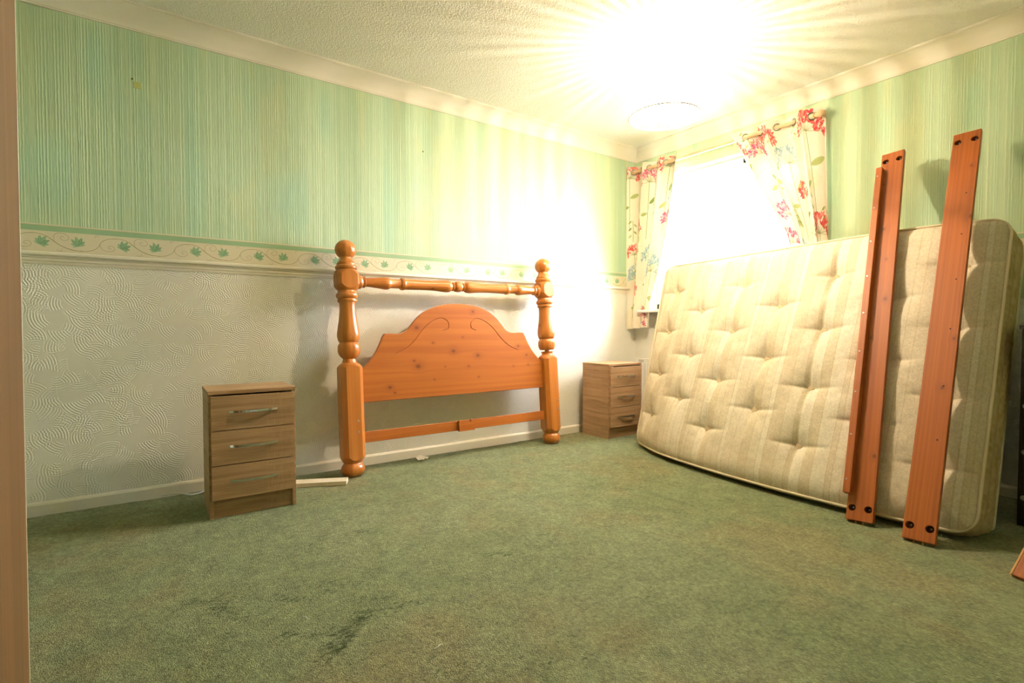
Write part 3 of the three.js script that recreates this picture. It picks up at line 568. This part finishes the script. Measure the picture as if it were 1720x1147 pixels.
// ---------------------------------------------------------------- the two bed rails leaning on the mattress
const hole = () => tr(new THREE.CylinderGeometry(0.0150, 0.0150, 0.032, 24), 0, 0, 0.012, Math.PI / 2, 0, 0);
function bedRail(label, foot, head, width, cleat) { // local: x across, y along the length, +z the face towards the room
  const t = thing('bed_rail', label, 'bed rail', foot, 0, 'side rails of the dismantled bed');
  const F = new THREE.Vector3(...foot), Y = new THREE.Vector3(...head).sub(F), len = Y.length(); Y.normalize();
  const X = new THREE.Vector3(0.02, 0, 1); X.addScaledVector(Y, -X.dot(Y)).normalize(); const Z = X.clone().cross(Y).normalize();
  t.quaternion.setFromRotationMatrix(new THREE.Matrix4().makeBasis(X, Y, Z));
  let g = tr(new RoundedBoxGeometry(width, len, 0.026, 2, 0.003), 0, len / 2, 0);
  const hx = width * 0.30;
  for (const [y, d] of [[0.055, 0], [len - 0.055, 0]]) for (const s of [-1, 1]) g = csg(g, tr(hole(), s * hx, y, 0), SUBTRACTION);
  g = boxUV(g); { const uv = g.attributes.uv; for (let i = 0; i < uv.count; i++) uv.setX(i, uv.getX(i) + (cleat ? 0.1 : 0.04)); }
  mesh('board', g, pineBoard, t);
  const cupM = darkHole, cup = tr(new THREE.CylinderGeometry(0.0147, 0.0147, 0.002, 20), 0, 0, -0.003, Math.PI / 2, 0, 0), stud = tr(new THREE.CylinderGeometry(0.003, 0.003, 0.004, 10), 0, 0, 0.002, Math.PI / 2, 0, 0);
  for (const y of [0.055, len - 0.055]) for (const s of [-1, 1]) { const h = mesh('bolt_hole', cup, cupM, t); h.position.set(s * hx, y, 0); const b = mesh('bolt', stud, steel, h); b.position.set(0.003, 0.002, 0); }
  const peg = new THREE.CylinderGeometry(0.0035, 0.0035, 0.014, 10);
  for (const [s, y] of [[-0.15, -0.005], [0.12, -0.005], [-0.05, len + 0.005]]) mesh('dowel', peg, pinePale, t).position.set(s * width, y, 0);
  if (cleat) {
    const c = mesh('cleat', rbox(0.03, len - 0.22, 0.034, 0.0025, 0, 0, 0), pineBoard, t); c.position.set(-width / 2 + 0.004, len / 2 + 0.0, 0.03);
    for (let k = 0; k < 9; k++) { const n = mesh('screw', tr(new THREE.CylinderGeometry(0.0036, 0.0036, 0.003, 12), 0, 0, 0, Math.PI / 2, 0, 0), steel, c); n.position.set(-0.004, -(len - 0.34) / 2 + k * (len - 0.34) / 8, 0.0172); }
  } else for (const y of [0.42, 0.66, 0.93, 1.18, 1.42, 1.65]) { const n = mesh('screw_hole', tr(new THREE.CylinderGeometry(0.0034, 0.0034, 0.002, 12), 0, 0, 0, Math.PI / 2, 0, 0), darkHole, t); n.position.set(width * 0.22, y, 0.0125); }
  return t;
}
bedRail('orange pine bed rail with a narrow batten screwed along its left edge', [-1.036, 0.008, 2.212], [-0.17, 1.816, 2.012], 0.104, true);
bedRail('wider plain orange pine bed rail, nearer of the two leaning on the mattress', [-1.077, 0.008, 2.436], [-0.19, 1.825, 2.334], 0.108, false);

// ---------------------------------------------------------------- curtain pole and curtains
const POLE = { x: -0.088, y: 2.195 };
{
  const t = thing('curtain_pole', 'pale wooden curtain pole with rounded ends above the window', 'curtain pole', [POLE.x, POLE.y, 0]);
  const wood = phys({ color: 0xe0b890, roughness: 0.4, clearcoat: 0.3 });
  const rod = tr(new THREE.CylinderGeometry(0.0135, 0.0135, 1.53, 24), 0, 0, 0.805, Math.PI / 2, 0, 0); mesh('rod', rod, wood, t);
  for (const [z, s] of [[1.565, 1], [0.045, -1]]) {
    const f = turned(curveProfile([[0.0001, 0.046], [0.014, 0.042], [0.022, 0.028], [0.0215, 0.012], [0.018, 0.002], [0.0145, -0.004], [0.0145, -0.012]]).reverse().concat([]), 28); f.rotateX(s * Math.PI / 2); f.translate(0, 0, z + s * 0.005);
    mesh('finial', s < 0 ? f.scale(1, 1, 0.8) : f, wood, t);
  }
  for (const z of [1.55, 0.075]) mesh('bracket', merge([tr(new THREE.CylinderGeometry(0.009, 0.009, 0.082, 16), 0.047, -0.003, z, 0, 0, Math.PI / 2), tr(new THREE.CylinderGeometry(0.026, 0.026, 0.008, 24), 0.0838, -0.003, z, 0, 0, Math.PI / 2), tr(new THREE.TorusGeometry(0.0165, 0.0035, 8, 24), 0, 0, z)]), wood, t);
}
// printed cloth: red and pink flower heads on thin stems, blue heads, ferns, leaves on cream linen
const floral = (s0, heads) => canvasTex(1024, 1200, (x, w, h) => {
  seed = s0; x.fillStyle = '#efe7d4'; x.fillRect(0, 0, w, h);
  for (let k = 0; k < 5000; k++) { x.fillStyle = `rgba(${rr(200, 240) | 0},${rr(190, 225) | 0},${rr(140, 185) | 0},.10)`; x.fillRect(rr(0, w), rr(0, h), rr(2, 30), rr(1, 4)); }
  for (let k = 0; k < 26; k++) { x.fillStyle = `rgba(${rnd() > 0.5 ? '222,206,140' : '208,214,170'},.14)`; x.beginPath(); x.ellipse(rr(0, w), rr(0, h), rr(30, 90), rr(30, 110), 0, 0, 7); x.fill(); }
  const leaf = (px, py, a, l, col) => { x.save(); x.translate(px, py); x.rotate(a); x.fillStyle = col; x.beginPath(); x.moveTo(0, 0); x.bezierCurveTo(l * 0.3, -l * 0.3, l * 0.8, -l * 0.22, l, 0); x.bezierCurveTo(l * 0.8, l * 0.2, l * 0.3, l * 0.24, 0, 0); x.fill(); x.restore(); };
  const stem = (px, py, len, bend, col) => { x.strokeStyle = col; x.lineWidth = 4; x.beginPath(); x.moveTo(px, py); x.quadraticCurveTo(px + bend, py + len * 0.5, px + bend * 0.4, py + len); x.stroke(); };
  const head = (px, py, r, cols) => {
    for (let k = 0; k < 46; k++) {
      const a = rr(Math.PI * 0.92, Math.PI * 2.08), d = r * Math.sqrt(rr(0.12, 1)), ex = px + Math.cos(a) * d, ey = py + Math.sin(a) * d * 0.85;
      if (d > r * 0.5) { x.strokeStyle = 'rgba(120,130,80,.45)'; x.lineWidth = 1.6; x.beginPath(); x.moveTo(px, py); x.lineTo(ex, ey); x.stroke(); }
      for (let q = 0; q < 4; q++) leaf(ex, ey, a + rr(-1.1, 1.1), rr(0.18, 0.34) * r, cols[Math.floor(rnd() * cols.length)]);
    }
  };
  const RED = ['#cf4a44', '#d9605a', '#e58a80', '#c23a48', '#eda79a'], PINK = ['#cf5a78', '#e08a9c', '#b8486a', '#f0b6bc'], BLUE = ['#9fb6bb', '#b9c9c6', '#8aa5ae', '#c9d6cc'], GREEN = ['#9aa55e', '#aeb676', '#7f8f4c'];
  const fern = (px, py, l) => { x.strokeStyle = '#a9b070'; x.lineWidth = 3; x.beginPath(); x.moveTo(px, py); x.lineTo(px + l * 0.1, py + l); x.stroke(); for (let k = 0; k < 14; k++) for (const s of [-1, 1]) leaf(px + l * 0.1 * k / 14, py + l * k / 14, s > 0 ? 0.5 : Math.PI - 0.5, 10 + k * 2.2, GREEN[k % 3]); };
  for (const [u, v, r0, kind] of heads) {
    const r = r0 * 1.3, px = u * w, py = v * h;
    if (kind === 'f') { fern(px, py, r); continue; }
    if (kind === 'l') { for (let k = 0; k < 5; k++) leaf(px + (k % 2 ? 8 : -8), py + k * r * 0.4, k % 2 ? 0.6 : 2.5, r * 0.6, GREEN[k % 3]); stem(px, py, r * 2.4, 10, '#9aa060'); continue; }
    stem(px, py, r * 4.2, rr(-30, 30), '#8f9a62'); leaf(px + 6, py + r * 1.6, rr(-0.8, 0.4), r * 0.9, GREEN[Math.floor(rnd() * 3)]); leaf(px, py + r * 2.3, rr(2.4, 3.6), r * 0.7, GREEN[Math.floor(rnd() * 3)]);
    head(px, py, r, kind === 'r' ? RED : kind === 'p' ? PINK : BLUE);
  }
}, true, 1, 1);
function curtain(label, o) {
  const t = thing('curtain', label, 'curtain', [0, 0, 0], 0, 'pair of eyelet curtains at the window');
  const NU = 300, NV = 90, pos = [], uv = [], idx = [], yT = POLE.y + 0.05;
  const f = (u, v) => {
    const y = yT + (o.yB(u) - yT) * v, z0 = o.zL(v), z1 = o.zR(v), ph = (u * o.waves + o.phase) * Math.PI * 2;
    const soft = 1 - o.fade * smooth(0.05, 0.9, v), ang = 0.9 * Math.sin(ph + 1.2 + o.drift * v);
    let z = z0 + (z1 - z0) * u + o.swing * soft * Math.sin(2 * ph) * 0.010;
    let x = POLE.x - (0.042 * soft) * Math.sin(ph + o.drift * v) - o.lean * v - 0.008 * Math.sin(ph * 0.5 + 3 * v + 1) * smooth(0.1, 1, v);
    return [x, y, z];
  };
  for (let j = 0; j <= NV; j++) for (let i = 0; i <= NU; i++) {
    const u = i / NU, v = j < 24 ? j / 24 * 0.075 : 0.075 + (j - 24) / (NV - 24) * 0.925; pos.push(...f(u, v)); uv.push(u, 1 - v);
      }
  const holes = o.eyelets.map((u) => new THREE.Vector3(...f(u, 0.05 / (yT - o.yB(u)))));
  for (let j = 0; j < NV; j++) for (let i = 0; i < NU; i++) {
    const a = j * (NU + 1) + i, b = a + NU + 1, mid = new THREE.Vector3((pos[a * 3] + pos[b * 3 + 3]) / 2, (pos[a * 3 + 1] + pos[b * 3 + 4]) / 2, (pos[a * 3 + 2] + pos[b * 3 + 5]) / 2);
    if (j > 23 || !holes.some((h) => h.distanceTo(mid) < 0.0215)) idx.push(a, a + 1, b, b, a + 1, b + 1); // cloth is cut away inside the eyelets
  }
  const g = new THREE.BufferGeometry(); g.setAttribute('position', new THREE.Float32BufferAttribute(pos, 3)); g.setAttribute('uv', new THREE.Float32BufferAttribute(uv, 2)); g.setIndex(idx); g.computeVertexNormals();
  mesh('fabric', g, phys({ map: o.map, roughness: 0.95, transmission: 0.03, thickness: 0, side: THREE.DoubleSide }), t);
  const ring = merge([new THREE.TorusGeometry(0.0225, 0.0042, 8, 28)]), ringM = std({ color: 0x9a938a, metalness: 1, roughness: 0.3 });
  for (const u of o.eyelets) {
    const v = 0.05 / (yT - o.yB(u)), a = new THREE.Vector3(...f(u - 0.004, v)), b = new THREE.Vector3(...f(u + 0.004, v)), n = b.clone().sub(a).cross(new THREE.Vector3(0, -1, 0)).normalize(); if (n.x > 0) n.negate();
    const m = mesh('eyelet', ring, ringM, t); m.position.set(...f(u, v)).addScaledVector(n, 0.001); m.quaternion.setFromUnitVectors(new THREE.Vector3(0, 0, 1), n);
  }
  return t;
}
const lin = (pts) => (v) => { for (let i = 1; i < pts.length; i++) if (v <= pts[i][0]) { const [a, x] = pts[i - 1], [b, y] = pts[i]; return x + (y - x) * (v - a) / (b - a); } return pts[pts.length - 1][1]; };
curtain('floral eyelet curtain hanging in the corner, left side of the window', {
  zL: lin([[0, 0.012], [1, 0.014]]), zR: lin([[0, 0.535], [0.2, 0.50], [0.45, 0.44], [0.7, 0.35], [0.85, 0.285], [1, 0.265]]), yB: (u) => 0.835 + 0.02 * u,
  waves: 3, phase: 0.25, fade: 0.35, drift: 0.5, swing: 1, lean: 0.02, eyelets: [1 / 12, 3 / 12, 5 / 12, 7 / 12, 9 / 12, 11 / 12],
  map: floral(5, [[0.05, 0.07, 70, 'r'], [0.42, 0.12, 74, 'p'], [0.78, 0.06, 80, 'r'], [0.2, 0.13, 150, 'f'], [0.6, 0.2, 60, 'l'], [0.88, 0.24, 64, 'b'], [0.3, 0.32, 140, 'f'], [0.27, 0.40, 66, 'r'], [0.84, 0.36, 64, 'p'], [0.08, 0.33, 50, 'l'], [0.55, 0.42, 50, 'l'], [0.1, 0.54, 60, 'r'], [0.5, 0.56, 70, 'b'], [0.15, 0.68, 80, 'b'], [0.72, 0.66, 90, 'b'], [0.3, 0.78, 60, 'r'], [0.6, 0.86, 46, 'l'], [0.2, 0.92, 40, 'l'], [0.62, 0.965, 84, 'p']]),
});
curtain('floral eyelet curtain gathered aside over the mattress, right side of the window', {
  zL: lin([[0, 0.975], [0.55, 1.375], [0.7, 1.43], [1, 1.46]]), zR: lin([[0, 1.605], [1, 1.635]]), yB: (u) => 0.86,
  waves: 2.7, phase: 0.12, fade: 0.5, drift: 0.25, swing: 1, lean: -0.045, eyelets: [0.14, 0.325, 0.51, 0.695, 0.88],
  map: floral(9, [[0.03, 0.12, 60, 'r'], [0.2, 0.13, 70, 'p'], [0.36, 0.10, 84, 'r'], [0.14, 0.01, 40, 'l'], [0.84, 0.10, 92, 'r'], [0.52, 0.22, 84, 'b'], [0.66, 0.03, 40, 'l'], [0.3, 0.26, 50, 'l'], [0.62, 0.38, 66, 'r'], [0.78, 0.36, 60, 'l'], [0.93, 0.45, 50, 'l'], [0.45, 0.40, 120, 'f'], [0.2, 0.46, 70, 'p'], [0.86, 0.575, 96, 'r'], [0.12, 0.6, 70, 'p'], [0.4, 0.66, 70, 'b'], [0.7, 0.8, 80, 'r'], [0.3, 0.85, 60, 'r']]),
});
{ // radiator under the window
  const t = thing('radiator', 'white panel radiator under the window, mostly hidden behind the mattress', 'radiator', [0, 0, 0.13]);
  const Wd = 1.2, m = phys({ color: 0xf1efe8, roughness: 0.35, clearcoat: 0.3 });
  const sh = new THREE.Shape(); sh.moveTo(0, 0); for (let k = 0; k < 30; k++) { const z = k * 0.04; sh.lineTo(z + 0.004, -0.008); sh.lineTo(z + 0.016, -0.008); sh.lineTo(z + 0.02, 0); sh.lineTo(z + 0.04, 0); } sh.lineTo(1.2, 0.012); sh.lineTo(0, 0.012);
  const g = new THREE.ExtrudeGeometry(sh, { depth: 0.4, bevelEnabled: false }); const p = g.attributes.position; for (let i = 0; i < p.count; i++) p.setXYZ(i, -0.105 + p.getY(i), 0.15 + p.getZ(i), p.getX(i));
  mesh('front_panel', boxUV(reorient(g)), m, t);
  for (const z of [0, Wd]) mesh('side_cover', rbox(0.07, 0.43, 0.006, 0.002, -0.068, 0.36, z), m, t);
  mesh('top_grille', merge([rbox(0.012, 0.008, Wd, 0.003, -0.1, 0.581, Wd / 2), rbox(0.012, 0.008, Wd, 0.003, -0.038, 0.581, Wd / 2), ...Array.from({ length: 40 }, (_, k) => rbox(0.06, 0.006, 0.012, 0.002, -0.068, 0.581, 0.02 + k * 0.0297))]), m, t);
  for (const z of [0.2, 1.0]) mesh('bracket', rbox(0.035, 0.3, 0.03, 0.002, -0.0178, 0.36, z), m, t);
  mesh('pipe', tube([[-0.06, 0.16, -0.03], [-0.06, 0.16, -0.02], [-0.06, 0.17, 0.0]], 0.008, 8, 8), m, t);
  mesh('pipe', tr(new THREE.CylinderGeometry(0.0075, 0.0075, 0.165, 12), -0.06, 0.0815, -0.03), m, t);
}
// ---------------------------------------------------------------- right edge of the picture
{
  const t = thing('chest_of_drawers', 'dark brown chest of drawers with small metal knobs, just past the mattress end', 'chest of drawers', [-0.262, 0, 3.037]);
  const w = 0.86, d = 0.47, h = 0.868;
  mesh('carcass', merge([rbox(d, h - 0.02, w, 0.003, 0, (h - 0.02) / 2 + 0.0, 0, true)]), darkWood, t);
  mesh('top', rbox(d + 0.03, 0.02, w + 0.01, 0.004, -0.008, h - 0.01, 0), darkWood, t);
  for (let k = 0; k < 4; k++) { const dr = mesh('drawer', rbox(0.018, 0.185, w - 0.03, 0.003, 0, 0, 0), darkWood, t); dr.position.set(-d / 2 - 0.006, 0.13 + k * 0.196, 0); for (const z of [-0.405, 0.405]) { const kn = mesh('knob', turned(curveProfile([[0.0001, 0.022], [0.009, 0.02], [0.011, 0.014], [0.006, 0.007], [0.005, 0]])), steel, dr); kn.rotation.z = Math.PI / 2; kn.position.set(-0.009, 0, z); } }
}
{
  const P = [-1.150, 0.0, 2.722], t = thing('wooden_plank', 'pale-edged orange wooden plank leaning at the lower right edge of the picture', 'plank', P);
  const Y = new THREE.Vector3(0.60, 0.76, 0.20).normalize(), X = new THREE.Vector3(-0.2, 0, 1); X.addScaledVector(Y, -X.dot(Y)).normalize(); const Z = X.clone().cross(Y).normalize();
  t.quaternion.setFromRotationMatrix(new THREE.Matrix4().makeBasis(X, Y, Z));
  mesh('board', rbox(0.11, 0.98, 0.022, 0.004, 0.055, 0.495, 0), pineBoard, t);
  mesh('edge_strip', rbox(0.008, 0.98, 0.0225, 0.003, -0.003, 0.495, 0), pinePale, t, 'pale bare wood edge');
}
{ // wardrobe whose edge fills the left border of the picture
  const t = thing('wardrobe', 'wood-effect wardrobe at the left edge of the picture', 'wardrobe', [-3.806, 0, 1.62]);
  t.rotation.z = -0.004;
  const d = 0.62, w = 1.15, h = 2.28;
  mesh('side_panel', rbox(d, h, 0.018, 0.002, -d / 2 - 0.02, h / 2, 0.009), wardrobeMat, t); mesh('side_panel', rbox(d, h, 0.018, 0.002, -d / 2 - 0.02, h / 2, w - 0.009), wardrobeMat, t);
  mesh('top', rbox(d, 0.02, w, 0.002, -d / 2 - 0.02, h - 0.01, w / 2), wardrobeMat, t); mesh('back_panel', rbox(0.006, h, w - 0.04, 0.001, -d - 0.012, h / 2, w / 2), wardrobeMat, t);
  mesh('plinth', rbox(0.018, 0.08, w - 0.04, 0.002, -0.06, 0.04, w / 2), wardrobeMat, t);
  for (let k = 0; k < 2; k++) { const dr = mesh('door', rbox(0.02, h - 0.02, w / 2 - 0.004, 0.003, -0.0, h / 2 + 0.004, w / 4 + k * w / 2), wardrobeMat, t); mesh('handle', rbox(0.022, 0.14, 0.012, 0.005, 0.02, 1.05, w / 2 + (k ? 0.05 : -0.05)), steel, dr); }
  mesh('edge_strip', rbox(0.021, h - 0.02, 0.003, 0.001, -0.0, h / 2 + 0.004, 0.0012), whitePaint, t, 'thin pale edging');
}
// ---------------------------------------------------------------- small things on the floor
{
  const g = rbox(0.40, 0.022, 0.075, 0.0015, 0, 0.0115, 0);
  const t = mesh('wooden_stick', g, std({ map: pine(128, 512, 0.1, 0.5, 171, rgb(236, 226, 204), rgb(220, 204, 172), []), roughness: 0.6 })); t.userData = { label: 'short white strip of wood lying on the carpet by the headboard foot', category: 'wood strip' };
  t.position.set(-2.868, 0.0, 0.262); t.rotation.y = -0.43;
}
{
  const m = mesh('cable', tube([[-3.53, 0.006, 0.028], [-3.48, 0.006, 0.034], [-3.44, 0.006, 0.06], [-3.40, 0.006, 0.11], [-3.365, 0.006, 0.10], [-3.32, 0.008, 0.06], [-3.2, 0.006, 0.09], [-3.1, 0.006, 0.12]], 0.0038, 60, 8), std({ color: 0xe4e2d6, roughness: 0.5 }));
  m.userData = { label: 'thin white cable on the carpet along the baseboard', category: 'cable' };
}
{ // crumpled scrap of paper: a folded sheet with torn outline
  seed = 55; const g = new THREE.PlaneGeometry(0.075, 0.05, 12, 8), p = g.attributes.position;
  for (let i = 0; i < p.count; i++) { const x = p.getX(i), y = p.getY(i), e = Math.max(Math.abs(x) / 0.0375, Math.abs(y) / 0.025) > 0.9; p.setXYZ(i, x + (e ? rr(-0.008, 0.006) : rr(-0.002, 0.002)), 0.006 + 0.011 * Math.abs(Math.sin(x * 80 + y * 60)) + 0.012 * Math.max(0, y / 0.025) + rr(0, 0.004), -y + (e ? rr(-0.006, 0.006) : 0)); }
  const gi = g.toNonIndexed(); gi.computeVertexNormals(); const gb = gi.clone(); const m = mesh('paper_scrap', gi, std({ color: 0xe8e0cc, roughness: 0.85, side: THREE.DoubleSide }));
  m.position.set(-2.14, 0, 0.135); m.rotation.y = 0.5; m.userData = { label: 'crumpled torn scrap of off-white paper on the carpet below the headboard', category: 'paper scrap' };
}
{
  const b = mesh('glass_bead', new THREE.IcosahedronGeometry(0.0055, 0), phys({ color: 0xffffff, roughness: 0.05, transmission: 0.8, thickness: 0.01, ior: 1.6 })); b.position.set(-2.745, 0.0045, 1.772); b.userData = { label: 'tiny faceted glass bead lying alone on the open carpet', category: 'bead' };
}

{ // threads dropped on the carpet
  const m = std({ color: 0xdfe4d4, roughness: 0.8 });
  for (const [x, z, a, label] of [[-3.201, 1.594, 1.2, 'short white thread lying upright in the nap on the left of the open carpet'], [-2.945, 1.945, -0.3, 'pale curled thread on the carpet in front of the glass bead']]) {
    const c = Math.cos(a), d = Math.sin(a), t = mesh('thread', tube([[-0.011 * c, 0.002, -0.011 * d], [0.002, 0.005, 0.003], [0.010 * c, 0.003, 0.010 * d], [0.016 * c + 0.003, 0.002, 0.016 * d]], 0.0011, 16, 6), m);
    t.position.set(x, 0, z); t.userData = { label, category: 'thread' };
  }
}
renderer.render(scene, camera);
